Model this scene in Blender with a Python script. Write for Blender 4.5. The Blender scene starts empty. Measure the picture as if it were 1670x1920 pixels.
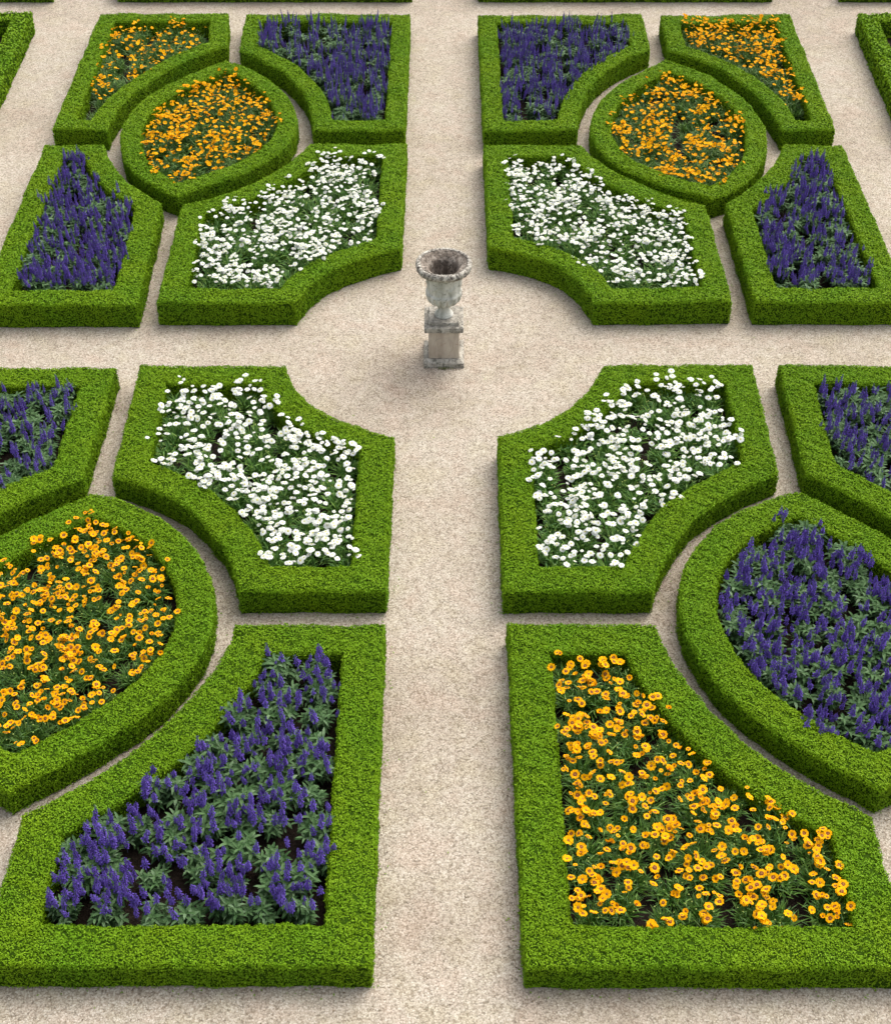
import bpy, bmesh, math, random
import numpy as np
from mathutils import Vector, Matrix, Euler

SUN_E, SUN_A, SKY_E, EXPO = 1.1, 60.0, 0.15, 1.1
random.seed(7)
RNG = np.random.default_rng(11)
SC = bpy.context.scene
COL = SC.collection
PI = math.pi

# --------------------------------------------------------------- helpers
def link(o):
    COL.objects.link(o)
    return o

def tag(o, label=None, cat=None, group=None, kind=None):
    if label: o['label'] = label
    if cat: o['category'] = cat
    if group: o['group'] = group
    if kind: o['kind'] = kind
    return o

def mesh_np(name, verts, faces_sizes, loops, mats, mat_idx=None, smooth=False):
    me = bpy.data.meshes.new(name)
    verts = np.asarray(verts, dtype=np.float32)
    loops = np.asarray(loops, dtype=np.int32)
    sizes = np.asarray(faces_sizes, dtype=np.int32)
    me.vertices.add(len(verts)); me.vertices.foreach_set('co', verts.ravel())
    me.loops.add(len(loops)); me.loops.foreach_set('vertex_index', loops)
    me.polygons.add(len(sizes))
    starts = np.concatenate([[0], np.cumsum(sizes)[:-1]]).astype(np.int32)
    me.polygons.foreach_set('loop_start', starts)
    for m in mats: me.materials.append(m)
    if mat_idx is not None:
        me.polygons.foreach_set('material_index', np.asarray(mat_idx, dtype=np.int32))
    if smooth:
        me.polygons.foreach_set('use_smooth', np.ones(len(sizes), dtype=bool))
    me.update(calc_edges=True)
    me.validate()
    return me

class MB:
    """collects faces of one mesh"""
    def __init__(self): self.v = []; self.f = []; self.m = []; self.s = []
    def add(self, verts, faces, mi=0, smooth=False):
        b = len(self.v); self.v += [tuple(p) for p in verts]
        for f in faces:
            self.f.append(tuple(i + b for i in f)); self.m.append(mi); self.s.append(smooth)
    def mesh(self, name, mats):
        me = bpy.data.meshes.new(name)
        me.from_pydata(self.v, [], self.f)
        for m in mats: me.materials.append(m)
        me.polygons.foreach_set('material_index', self.m)
        me.polygons.foreach_set('use_smooth', self.s)
        me.update()
        return me
    def obj(self, name, mats, parent=None):
        o = link(bpy.data.objects.new(name, self.mesh(name, mats)))
        if parent: o.parent = parent
        return o

# --------------------------------------------------------------- materials
def mat(name):
    m = bpy.data.materials.new(name); m.use_nodes = True
    nt = m.node_tree; nt.nodes.clear()
    out = nt.nodes.new('ShaderNodeOutputMaterial')
    bs = nt.nodes.new('ShaderNodeBsdfPrincipled')
    nt.links.new(bs.outputs[0], out.inputs[0])
    return m, nt, bs, out

def node(nt, t, **kw):
    n = nt.nodes.new(t)
    for k, v in kw.items():
        if hasattr(n, k): setattr(n, k, v)
        else: n.inputs[k.replace('_', ' ')].default_value = v
    return n

def ramp(nt, fac, stops, interp='LINEAR'):
    r = nt.nodes.new('ShaderNodeValToRGB'); r.color_ramp.interpolation = interp
    e = r.color_ramp.elements
    while len(e) < len(stops): e.new(0.5)
    for el, (p, c) in zip(e, stops):
        el.position = p; el.color = (*c, 1)
    nt.links.new(fac, r.inputs[0])
    return r.outputs[0]

def mixc(nt, fac, a, b, mode='MIX'):
    n = nt.nodes.new('ShaderNodeMix'); n.data_type = 'RGBA'; n.blend_type = mode
    for s, v in ((n.inputs[0], fac), (n.inputs[6], a), (n.inputs[7], b)):
        if isinstance(v, (int, float)): s.default_value = v
        elif isinstance(v, tuple): s.default_value = (*v, 1)
        else: nt.links.new(v, s)
    return n.outputs[2]

def leaf_material(name, stops, rough=0.55, trans=0.25, patch=None, patch_scale=2.2, spec=0.3):
    """leaf colour varies from leaf to leaf and in broad patches of growth"""
    m, nt, bs, out = mat(name)
    geo = nt.nodes.new('ShaderNodeNewGeometry')
    c = ramp(nt, geo.outputs['Random Per Island'], stops)
    if patch:
        tc = nt.nodes.new('ShaderNodeTexCoord')
        ns = node(nt, 'ShaderNodeTexNoise', Scale=patch_scale, Detail=4.0, Roughness=0.6)
        nt.links.new(tc.outputs['Object'], ns.inputs['Vector'])
        f = ramp(nt, ns.outputs[0], [(0.34, (0, 0, 0)), (0.68, (1, 1, 1))])
        c = mixc(nt, f, c, mixc(nt, 0.5, c, patch))
    nt.links.new(c, bs.inputs['Base Color'])
    bs.inputs['Roughness'].default_value = rough
    bs.inputs['Specular IOR Level'].default_value = spec
    tr = nt.nodes.new('ShaderNodeBsdfTranslucent')
    nt.links.new(c, tr.inputs[0])
    mx = nt.nodes.new('ShaderNodeMixShader'); mx.inputs[0].default_value = trans
    nt.links.new(bs.outputs[0], mx.inputs[1]); nt.links.new(tr.outputs[0], mx.inputs[2])
    nt.links.new(mx.outputs[0], out.inputs[0])
    return m

def petal_material(name, col, var, rough=0.6, trans=0.2):
    m, nt, bs, out = mat(name)
    oi = nt.nodes.new('ShaderNodeObjectInfo')
    geo = nt.nodes.new('ShaderNodeNewGeometry')
    c = mixc(nt, oi.outputs['Random'], col, var)
    c2 = mixc(nt, geo.outputs['Random Per Island'], c, mixc(nt, 0.35, c, var))
    nt.links.new(c2, bs.inputs['Base Color'])
    bs.inputs['Roughness'].default_value = rough
    bs.inputs['Specular IOR Level'].default_value = 0.05
    tr = nt.nodes.new('ShaderNodeBsdfTranslucent'); nt.links.new(c2, tr.inputs[0])
    mx = nt.nodes.new('ShaderNodeMixShader'); mx.inputs[0].default_value = trans
    nt.links.new(bs.outputs[0], mx.inputs[1]); nt.links.new(tr.outputs[0], mx.inputs[2])
    nt.links.new(mx.outputs[0], out.inputs[0])
    return m

def gravel_material():
    m, nt, bs, out = mat('pale_gravel')
    tc = nt.nodes.new('ShaderNodeTexCoord')
    co = tc.outputs['Object']
    # warp so that chips are not round
    wn = node(nt, 'ShaderNodeTexNoise', Scale=45.0, Detail=2.0)
    nt.links.new(co, wn.inputs['Vector'])
    vm = nt.nodes.new('ShaderNodeVectorMath'); vm.operation = 'MULTIPLY_ADD'
    nt.links.new(wn.outputs['Color'], vm.inputs[0]); vm.inputs[1].default_value = (.018, .018, .0)
    nt.links.new(co, vm.inputs[2])
    v1 = node(nt, 'ShaderNodeTexVoronoi', Scale=66.0, Randomness=1.0)
    nt.links.new(vm.outputs[0], v1.inputs['Vector'])
    v2 = node(nt, 'ShaderNodeTexVoronoi', Scale=130.0, Randomness=1.0)
    nt.links.new(vm.outputs[0], v2.inputs['Vector'])
    sep = nt.nodes.new('ShaderNodeSeparateColor'); nt.links.new(v1.outputs['Color'], sep.inputs[0])
    sep2 = nt.nodes.new('ShaderNodeSeparateColor'); nt.links.new(v2.outputs['Color'], sep2.inputs[0])
    chips = ramp(nt, sep.outputs[0], [(0.0, GR[0]), (0.10, GR[1]), (0.3, GR[2]), (0.55, GR[3]), (0.8, GR[4]), (1.0, GR[5])])
    fines = ramp(nt, sep2.outputs[1], [(0.0, GR[1]), (0.35, GR[2]), (0.7, GR[3]), (1.0, GR[4])])
    c = mixc(nt, 0.45, chips, fines)
    # gaps between chips
    gap = ramp(nt, v1.outputs['Distance'], [(0.42, (1, 1, 1)), (0.85, (.55, .5, .45))])
    c = mixc(nt, 0.8, c, gap, 'MULTIPLY')
    # trodden and damp patches
    n1 = node(nt, 'ShaderNodeTexNoise', Scale=0.55, Detail=6.0, Roughness=0.62)
    nt.links.new(co, n1.inputs['Vector'])
    p1 = ramp(nt, n1.outputs[0], [(0.3, (.80, .755, .72)), (0.5, (1, .98, .955)), (0.72, (1.04, 1.04, 1.04))])
    c = mixc(nt, 1.0, c, p1, 'MULTIPLY')
    n2 = node(nt, 'ShaderNodeTexNoise', Scale=7.0, Detail=5.0, Roughness=0.7)
    nt.links.new(co, n2.inputs['Vector'])
    p2 = ramp(nt, n2.outputs[0], [(0.3, (.82, .80, .77)), (0.55, (1, 1, 1)), (0.8, (1.05, 1.04, 1.03))])
    c = mixc(nt, 0.8, c, p2, 'MULTIPLY')
    n4 = node(nt, 'ShaderNodeTexNoise', Scale=2.3, Detail=3.0, Roughness=0.6)
    nt.links.new(co, n4.inputs['Vector'])
    p4 = ramp(nt, n4.outputs[0], [(0.34, (1.03, .975, .965)), (0.5, (1, 1, 1)), (0.68, (1.0, 1.0, .93))])
    c = mixc(nt, 0.9, c, p4, 'MULTIPLY')
    # scattered dark bits of leaf litter
    v3 = node(nt, 'ShaderNodeTexVoronoi', Scale=5.5, Randomness=1.0)
    nt.links.new(vm.outputs[0], v3.inputs['Vector'])
    d3 = ramp(nt, v3.outputs['Distance'], [(0.04, (1, 1, 1)), (0.075, (0, 0, 0))])
    s3 = nt.nodes.new('ShaderNodeSeparateColor'); nt.links.new(v3.outputs['Color'], s3.inputs[0])
    k3 = ramp(nt, s3.outputs[0], [(0.62, (0, 0, 0)), (0.66, (1, 1, 1))])
    f3 = mixc(nt, 1.0, d3, k3, 'MULTIPLY')
    c = mixc(nt, mixc(nt, 1.0, f3, (.65, .65, .65), 'MULTIPLY'), c, (.09, .07, .05))
    nt.links.new(c, bs.inputs['Base Color'])
    bs.inputs['Roughness'].default_value = 0.9
    bs.inputs['Specular IOR Level'].default_value = 0.15
    h = nt.nodes.new('ShaderNodeMath'); h.operation = 'ADD'
    nt.links.new(v1.outputs['Distance'], h.inputs[0]); nt.links.new(v2.outputs['Distance'], h.inputs[1])
    bp = node(nt, 'ShaderNodeBump', Strength=0.5, Distance=0.008); bp.invert = True
    nt.links.new(h.outputs[0], bp.inputs['Height'])
    nt.links.new(bp.outputs[0], bs.inputs['Normal'])
    return m

GR = [(.10, .084, .064), (.225, .191, .147), (.365, .322, .260), (.44, .395, .327), (.50, .455, .385), (.595, .555, .485)]

def soil_material():
    m, nt, bs, out = mat('dark_soil')
    tc = nt.nodes.new('ShaderNodeTexCoord')
    n1 = node(nt, 'ShaderNodeTexNoise', Scale=26.0, Detail=6.0, Roughness=0.7)
    nt.links.new(tc.outputs['Object'], n1.inputs['Vector'])
    c = ramp(nt, n1.outputs[0], [(0.3, (.010, .007, .005)), (0.6, (.026, .018, .013)), (0.8, (.055, .042, .033))])
    nt.links.new(c, bs.inputs['Base Color']); bs.inputs['Roughness'].default_value = 0.95
    bs.inputs['Specular IOR Level'].default_value = 0.1
    bp = node(nt, 'ShaderNodeBump', Strength=1.0, Distance=0.03)
    nt.links.new(n1.outputs[0], bp.inputs['Height']); nt.links.new(bp.outputs[0], bs.inputs['Normal'])
    return m

def stone_material(name, base, light, lichen, dirt, lich_lo, scale=9.0):
    m, nt, bs, out = mat(name)
    tc = nt.nodes.new('ShaderNodeTexCoord'); co = tc.outputs['Object']
    n1 = node(nt, 'ShaderNodeTexNoise', Scale=scale, Detail=7.0, Roughness=0.65)
    n2 = node(nt, 'ShaderNodeTexNoise', Scale=scale * 2.6, Detail=6.0, Roughness=0.72)
    n3 = node(nt, 'ShaderNodeTexNoise', Scale=scale * 9, Detail=3.0)
    mp = nt.nodes.new('ShaderNodeMapping'); mp.inputs['Scale'].default_value = (1.3, 1.3, .35)   # stains run downwards
    nt.links.new(co, mp.inputs[0]); nt.links.new(mp.outputs[0], n1.inputs['Vector'])
    for n in (n2, n3): nt.links.new(co, n.inputs['Vector'])
    c = ramp(nt, n1.outputs[0], [(0.36, tuple(v * .72 for v in base)), (0.46, base), (0.64, light)])
    l = ramp(nt, n2.outputs[0], [(lich_lo, (0, 0, 0)), (lich_lo + 0.09, (1, 1, 1))])
    c = mixc(nt, l, c, mixc(nt, n3.outputs[0], dirt, lichen))
    nt.links.new(c, bs.inputs['Base Color']); bs.inputs['Roughness'].default_value = 0.88
    bs.inputs['Specular IOR Level'].default_value = 0.2
    bp = node(nt, 'ShaderNodeBump', Strength=0.6, Distance=0.01)
    nt.links.new(n2.outputs[0], bp.inputs['Height']); nt.links.new(bp.outputs[0], bs.inputs['Normal'])
    return m

def plain(name, col, rough=0.8):
    m, nt, bs, out = mat(name)
    bs.inputs['Base Color'].default_value = (*col, 1); bs.inputs['Roughness'].default_value = rough
    return m

M = {}
M['gravel'] = gravel_material()
M['soil'] = soil_material()
M['box_leaf'] = leaf_material('box_leaves', [(0, (.094, .202, .005)), (.4, (.117, .246, .006)), (.85, (.138, .272, .007)), (1, (.19, .335, .012))],
                              rough=.6, trans=.15, patch=(.215, .315, .004), patch_scale=1.5, spec=.1)
M['box_core'] = leaf_material('box_twigs', [(0, (.024, .05, .004)), (1, (.024, .05, .004))], rough=.9, trans=0.0, spec=.0)
M['salvia_leaf'] = leaf_material('salvia_leaves', [(0, (.024, .064, .018)), (.5, (.052, .110, .034)), (.85, (.085, .155, .060)), (1, (.14, .215, .11))], rough=.6, spec=.15, trans=.18)
M['salvia_flower'] = petal_material('salvia_florets', (.075, .042, .235), (.14, .09, .40))
M['salvia_stem'] = plain('salvia_stem', (.055, .06, .10))
M['daisy_leaf'] = leaf_material('daisy_leaves', [(0, (.035, .11, .016)), (.6, (.095, .215, .032)), (1, (.19, .32, .055))], rough=.45, trans=.2)
M['daisy_petal'] = petal_material('daisy_petals', (.78, .78, .755), (.68, .70, .62))
M['daisy_eye'] = plain('daisy_eye', (.52, .47, .06))
M['bud'] = plain('flower_bud', (.42, .50, .12))
M['core_leaf'] = leaf_material('coreopsis_leaves', [(0, (.03, .09, .012)), (.6, (.075, .17, .022)), (1, (.15, .26, .04))], rough=.45, trans=.2)
M['core_petal'] = petal_material('golden_petals', (.82, .43, .002), (.78, .36, .002))
M['core_petal_orange'] = petal_material('orange_petals', (.80, .44, .002), (.76, .34, .002))
M['core_ring'] = plain('maroon_ring', (.16, .022, .006))
M['core_eye'] = plain('brown_eye', (.26, .11, .012))
M['stone'] = stone_material('weathered_stone', (.37, .365, .315), (.54, .53, .475), (.24, .25, .19), (.13, .12, .10), .56)
M['rim_stone'] = stone_material('lichened_rim_stone', (.34, .31, .26), (.50, .47, .40), (.10, .085, .07), (.05, .042, .036), .48, 12.0)
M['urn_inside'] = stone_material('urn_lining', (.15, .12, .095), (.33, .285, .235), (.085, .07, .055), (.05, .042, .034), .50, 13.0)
M['tan_stone'] = stone_material('tan_sandstone', (.36, .30, .235), (.47, .405, .325), (.36, .27, .20), (.27, .20, .15), .60, 5.0)
M['grey_stone'] = stone_material('grey_lichened_stone', (.29, .265, .22), (.42, .39, .33), (.17, .16, .125), (.09, .08, .07), .50, 10.0)
M['dead_leaf'] = leaf_material('dead_leaves', [(0, (.10, .07, .045)), (.6, (.20, .15, .10)), (1, (.30, .23, .15))], trans=.05, spec=.05)
M['weed'] = leaf_material('weed_blades', [(0, (.07, .10, .02)), (1, (.17, .19, .05))], trans=.2)

# --------------------------------------------------------------- plan of the garden, in metres
HEDGES = {
 'A': (0.355, 0.305, [(-5.83, 25.236),(-3.667, 25.236),(-3.561, 24.035),(-3.739, 23.901),(-3.904, 23.755),(-4.057, 23.597),(-4.199, 23.43),(-4.333, 23.255),(-4.458, 23.072),(-4.575, 22.884),(-4.682, 22.69),(-4.781, 22.492),(-4.868, 22.289),(-4.943, 22.082),(-5.003, 21.871),(-5.046, 21.656),(-5.069, 21.437),(-5.068, 21.213),(-5.909, 21.262)]),
 'B': (0.355, 0.305, [(-3.362, 25.215),(-0.594, 25.215),(-0.608, 21.213),(-1.99, 21.213),(-2.005, 21.434),(-2.03, 21.655),(-2.067, 21.874),(-2.117, 22.091),(-2.18, 22.304),(-2.258, 22.511),(-2.351, 22.712),(-2.458, 22.906),(-2.579, 23.092),(-2.713, 23.269),(-2.86, 23.437),(-3.017, 23.595),(-3.182, 23.743),(-3.355, 23.881)]),
 'C': (0.36, 0.31, [(-3.538, 23.53),(-3.357, 23.409),(-3.187, 23.274),(-3.026, 23.126),(-2.876, 22.963),(-2.738, 22.788),(-2.612, 22.601),(-2.5, 22.403),(-2.406, 22.197),(-2.329, 21.984),(-2.274, 21.768),(-2.241, 21.55),(-2.232, 21.333),(-2.249, 21.118),(-2.292, 20.909),(-2.362, 20.707),(-2.457, 20.514),(-2.577, 20.331),(-2.72, 20.158),(-2.881, 19.997),(-3.058, 19.846),(-3.243, 19.705),(-3.429, 19.573),(-3.609, 19.445),(-3.772, 19.32),(-3.965, 19.433),(-4.137, 19.567),(-4.291, 19.719),(-4.426, 19.889),(-4.543, 20.072),(-4.643, 20.268),(-4.724, 20.474),(-4.786, 20.687),(-4.83, 20.905),(-4.853, 21.125),(-4.856, 21.345),(-4.838, 21.563),(-4.799, 21.777),(-4.739, 21.985),(-4.658, 22.186),(-4.558, 22.379),(-4.44, 22.564),(-4.306, 22.74),(-4.159, 22.908),(-4.004, 23.068),(-3.845, 23.224),(-3.687, 23.377)]),
 'D': (0.37, 0.345, [(-5.912, 20.744),(-5.031, 20.752),(-4.963, 20.544),(-4.885, 20.339),(-4.794, 20.141),(-4.689, 19.95),(-4.569, 19.767),(-4.436, 19.593),(-4.29, 19.429),(-4.134, 19.275),(-3.971, 19.131),(-3.953, 16.631),(-5.998, 16.624)]),
 'E': (0.37, 0.345, [(-1.994, 20.784),(-0.571, 20.8),(-0.597, 17.956),(-0.789, 17.865),(-0.983, 17.772),(-1.171, 17.669),(-1.348, 17.549),(-1.508, 17.409),(-1.647, 17.247),(-1.764, 17.067),(-1.855, 16.872),(-1.923, 16.67),(-3.712, 16.67),(-3.683, 19.075),(-3.479, 19.164),(-3.279, 19.269),(-3.088, 19.389),(-2.906, 19.524),(-2.737, 19.672),(-2.582, 19.833),(-2.44, 20.006),(-2.311, 20.189),(-2.195, 20.381),(-2.09, 20.58)]),
 'F': (0.355, 0.305, [(0.552, 25.153),(3.312, 25.2),(3.337, 23.92),(3.165, 23.778),(2.997, 23.628),(2.837, 23.469),(2.689, 23.299),(2.554, 23.12),(2.434, 22.932),(2.329, 22.735),(2.24, 22.53),(2.167, 22.318),(2.107, 22.1),(2.06, 21.879),(2.023, 21.656),(1.993, 21.433),(1.967, 21.213),(0.572, 21.213)]),
 'G': (0.355, 0.305, [(3.614, 25.159),(5.808, 25.215),(5.85, 21.246),(5.044, 21.213),(5.02, 21.433),(4.988, 21.655),(4.946, 21.876),(4.893, 22.095),(4.828, 22.31),(4.749, 22.521),(4.657, 22.724),(4.55, 22.92),(4.429, 23.107),(4.293, 23.283),(4.143, 23.448),(3.978, 23.6),(3.801, 23.738),(3.613, 23.862)]),
 'H': (0.36, 0.31, [(3.532, 23.511),(3.706, 23.385),(3.875, 23.243),(4.035, 23.088),(4.184, 22.922),(4.319, 22.745),(4.44, 22.559),(4.544, 22.365),(4.63, 22.164),(4.699, 21.958),(4.749, 21.746),(4.781, 21.531),(4.794, 21.313),(4.79, 21.093),(4.768, 20.873),(4.728, 20.654),(4.671, 20.438),(4.596, 20.229),(4.504, 20.027),(4.394, 19.836),(4.265, 19.66),(4.117, 19.502),(3.949, 19.368),(3.757, 19.262),(3.57, 19.356),(3.374, 19.455),(3.178, 19.563),(2.989, 19.684),(2.812, 19.818),(2.652, 19.967),(2.512, 20.132),(2.395, 20.31),(2.302, 20.502),(2.234, 20.704),(2.191, 20.914),(2.173, 21.131),(2.179, 21.35),(2.208, 21.569),(2.258, 21.786),(2.327, 21.998),(2.413, 22.202),(2.515, 22.397),(2.63, 22.582),(2.756, 22.756),(2.894, 22.92),(3.04, 23.074),(3.195, 23.222),(3.359, 23.366)]),
 'I': (0.37, 0.345, [(0.563, 20.763),(1.999, 20.744),(2.091, 20.548),(2.196, 20.359),(2.314, 20.176),(2.443, 20.0),(2.581, 19.832),(2.73, 19.673),(2.888, 19.525),(3.056, 19.389),(3.235, 19.269),(3.425, 19.166),(3.629, 19.083),(3.689, 16.703),(1.906, 16.67),(1.851, 16.883),(1.774, 17.091),(1.67, 17.285),(1.539, 17.461),(1.383, 17.614),(1.203, 17.741),(1.004, 17.84),(0.794, 17.912),(0.581, 17.956)]),
 'J': (0.37, 0.345, [(4.982, 20.758),(5.86, 20.743),(5.976, 16.679),(3.969, 16.683),(3.912, 19.11),(4.074, 19.261),(4.226, 19.422),(4.368, 19.591),(4.499, 19.769),(4.62, 19.954),(4.728, 20.146),(4.825, 20.344),(4.91, 20.549)]),
 'K': (0.345, 0.375, [(-6.039, 15.349),(-4.016, 15.338),(-4.076, 13.28),(-4.258, 13.153),(-4.45, 13.027),(-4.637, 12.891),(-4.805, 12.738),(-4.945, 12.564),(-5.05, 12.368),(-5.118, 12.154),(-5.15, 11.927),(-5.148, 11.695),(-5.12, 11.472),(-6.127, 11.472)]),
 'L': (0.345, 0.385, [(-3.735, 15.386),(-1.95, 15.375),(-1.901, 15.156),(-1.815, 14.948),(-1.698, 14.756),(-1.555, 14.583),(-1.391, 14.43),(-1.21, 14.299),(-1.016, 14.189),(-0.811, 14.097),(-0.599, 14.021),(-0.615, 11.48),(-2.142, 11.472),(-2.197, 11.678),(-2.265, 11.878),(-2.349, 12.072),(-2.449, 12.259),(-2.566, 12.436),(-2.698, 12.603),(-2.845, 12.756),(-3.006, 12.896),(-3.178, 13.019),(-3.361, 13.125),(-3.553, 13.213),(-3.753, 13.285)]),
 'M': (0.345, 0.39, [(-3.932, 13.036),(-3.727, 12.973),(-3.524, 12.888),(-3.329, 12.78),(-3.144, 12.651),(-2.973, 12.502),(-2.819, 12.336),(-2.684, 12.154),(-2.57, 11.959),(-2.48, 11.753),(-2.415, 11.541),(-2.376, 11.324),(-2.363, 11.105),(-2.376, 10.888),(-2.416, 10.674),(-2.481, 10.466),(-2.57, 10.267),(-2.682, 10.076),(-2.813, 9.896),(-2.962, 9.727),(-3.125, 9.568),(-3.298, 9.419),(-3.477, 9.278),(-3.657, 9.142),(-3.833, 9.008),(-3.998, 8.872),(-4.179, 8.969),(-4.372, 9.072),(-4.569, 9.186),(-4.76, 9.313),(-4.939, 9.454),(-5.1, 9.61),(-5.24, 9.78),(-5.356, 9.964),(-5.444, 10.159),(-5.505, 10.364),(-5.537, 10.575),(-5.541, 10.791),(-5.519, 11.008),(-5.471, 11.223),(-5.399, 11.433),(-5.307, 11.637),(-5.196, 11.831),(-5.069, 12.015),(-4.928, 12.187),(-4.777, 12.348),(-4.617, 12.497),(-4.452, 12.637),(-4.281, 12.771),(-4.108, 12.902)]),
 'N': (0.325, 0.42, [(-2.139, 11.033),(-0.616, 11.033),(-0.616, 7.086),(-3.882, 7.086),(-3.838, 8.653),(-3.66, 8.775),(-3.483, 8.9),(-3.312, 9.032),(-3.15, 9.173),(-2.997, 9.324),(-2.855, 9.486),(-2.723, 9.657),(-2.601, 9.836),(-2.489, 10.021),(-2.387, 10.212),(-2.298, 10.408),(-2.223, 10.609),(-2.167, 10.816)]),
 'O': (0.345, 0.385, [(1.932, 15.403),(3.757, 15.397),(3.756, 13.354),(3.575, 13.243),(3.392, 13.134),(3.212, 13.019),(3.039, 12.893),(2.878, 12.754),(2.731, 12.6),(2.6, 12.433),(2.484, 12.254),(2.383, 12.066),(2.296, 11.871),(2.219, 11.673),(2.148, 11.472),(0.6, 11.472),(0.605, 14.016),(0.811, 14.099),(1.009, 14.199),(1.195, 14.32),(1.365, 14.461),(1.516, 14.623),(1.648, 14.801),(1.759, 14.995),(1.853, 15.197)]),
 'P': (0.345, 0.375, [(4.068, 15.392),(6.036, 15.392),(6.144, 11.472),(5.131, 11.472),(5.154, 11.702),(5.135, 11.929),(5.077, 12.148),(4.988, 12.356),(4.871, 12.551),(4.733, 12.731),(4.577, 12.898),(4.409, 13.052),(4.233, 13.196),(4.054, 13.335)]),
 'Q': (0.345, 0.39, [(3.901, 13.063),(4.077, 12.948),(4.243, 12.821),(4.403, 12.683),(4.556, 12.534),(4.704, 12.374),(4.847, 12.203),(4.982, 12.023),(5.107, 11.835),(5.22, 11.64),(5.318, 11.438),(5.397, 11.233),(5.455, 11.024),(5.488, 10.815),(5.495, 10.607),(5.473, 10.401),(5.42, 10.199),(5.337, 10.004),(5.225, 9.818),(5.085, 9.641),(4.921, 9.476),(4.738, 9.324),(4.543, 9.188),(4.345, 9.068),(4.154, 8.966),(3.985, 8.884),(3.809, 9.017),(3.634, 9.148),(3.461, 9.282),(3.294, 9.422),(3.134, 9.572),(2.984, 9.732),(2.846, 9.904),(2.723, 10.087),(2.617, 10.281),(2.53, 10.484),(2.463, 10.694),(2.42, 10.91),(2.4, 11.128),(2.405, 11.347),(2.436, 11.563),(2.492, 11.773),(2.573, 11.975),(2.679, 12.166),(2.808, 12.343),(2.958, 12.506),(3.126, 12.652),(3.309, 12.78),(3.502, 12.891),(3.702, 12.985)]),
 'R': (0.325, 0.42, [(0.632, 11.04),(2.132, 11.04),(2.175, 10.825),(2.232, 10.615),(2.303, 10.409),(2.386, 10.208),(2.483, 10.013),(2.593, 9.824),(2.716, 9.643),(2.851, 9.471),(2.997, 9.31),(3.154, 9.158),(3.32, 9.017),(3.494, 8.886),(3.673, 8.762),(3.855, 8.641),(3.901, 7.071),(0.655, 7.071)]),
 'S': (0.36, 0.305, [(-9.152, 25.266),(-6.979, 25.266),(-6.999, 21.237),(-9.079, 21.237)]),
 'T': (0.36, 0.305, [(6.957, 25.245),(9.147, 25.245),(9.039, 21.237),(6.919, 21.237)]),
 'U': (0.36, 0.31, [(-10.176, 28.625),(-7.573, 28.625),(-6.884, 26.425),(-9.251, 26.425)]),
 'V': (0.36, 0.31, [(-6.333, 28.625),(-0.641, 28.625),(-0.582, 26.425),(-5.757, 26.425)]),
 'X': (0.36, 0.31, [(0.63, 28.625),(6.323, 28.625),(5.748, 26.425),(0.573, 26.425)]),
 'Y': (0.36, 0.31, [(7.583, 28.625),(10.28, 28.625),(9.345, 26.425),(6.894, 26.425)]),
}


def area2(p):
    return sum(p[i][0] * p[(i + 1) % len(p)][1] - p[(i + 1) % len(p)][0] * p[i][1] for i in range(len(p)))

def offset(poly, d):
    """inward offset keeping one inner point per outer point (reversed edges collapse)"""
    n = len(poly); P = [Vector(p) for p in poly]
    if area2(poly) < 0: P = P[::-1]
    dirs = [(P[(i + 1) % n] - P[i]).normalized() for i in range(n)]
    nor = [Vector((-e.y, e.x)) for e in dirs]
    alive = list(range(n))
    def meet(i, j):
        a, b = P[i] + nor[i] * d, P[j] + nor[j] * d
        cr = dirs[i].x * dirs[j].y - dirs[i].y * dirs[j].x
        if abs(cr) < 1e-4:
            return P[j] + nor[j] * d
        t = ((b.x - a.x) * dirs[j].y - (b.y - a.y) * dirs[j].x) / cr
        return a + dirs[i] * t
    for _ in range(60):
        k = len(alive)
        start = {alive[q]: meet(alive[q - 1], alive[q]) for q in range(k)}
        bad = []
        for q in range(k):
            e = alive[q]; s = start[e]; t = start[alive[(q + 1) % k]]
            if (t - s).dot(dirs[e]) < -1e-6: bad.append(((t - s).dot(dirs[e]), e))
        if not bad: break
        alive.remove(min(bad)[1])
    res = []
    for i in range(n):
        if i in start: res.append(start[i])
        else:
            q = [a for a in alive if a > i]
            res.append(start[q[0] if q else alive[0]])
    return [tuple(p) for p in P], [tuple(p) for p in res]

def inside(x, y, p):
    c = False; j = len(p) - 1
    for i in range(len(p)):
        if (p[i][1] > y) != (p[j][1] > y) and x < (p[j][0] - p[i][0]) * (y - p[i][1]) / (p[j][1] - p[i][1]) + p[i][0]:
            c = not c
        j = i
    return c

# --------------------------------------------------------------- camera
CAM_H, CAM_TILT, FPX = 11.853, math.radians(42.2), 2932.0
cam = bpy.data.cameras.new('camera'); cam_o = link(bpy.data.objects.new('camera', cam))
cam_o.location = (0, 0, CAM_H); cam_o.rotation_euler = (PI / 2 - CAM_TILT, 0, 0)
cam.sensor_fit = 'VERTICAL'; cam.sensor_height = 24.0; cam.lens = 24.0 * FPX / 1920.0
cam.clip_start = 0.1; cam.clip_end = 1000
SC.camera = cam_o

def to_px(x, y, z):
    c, s = math.cos(CAM_TILT), math.sin(CAM_TILT); dz = z - CAM_H
    f = y * c - dz * s
    return 835 + FPX * x / f, 960 - FPX * (y * s + dz * c) / f

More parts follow.
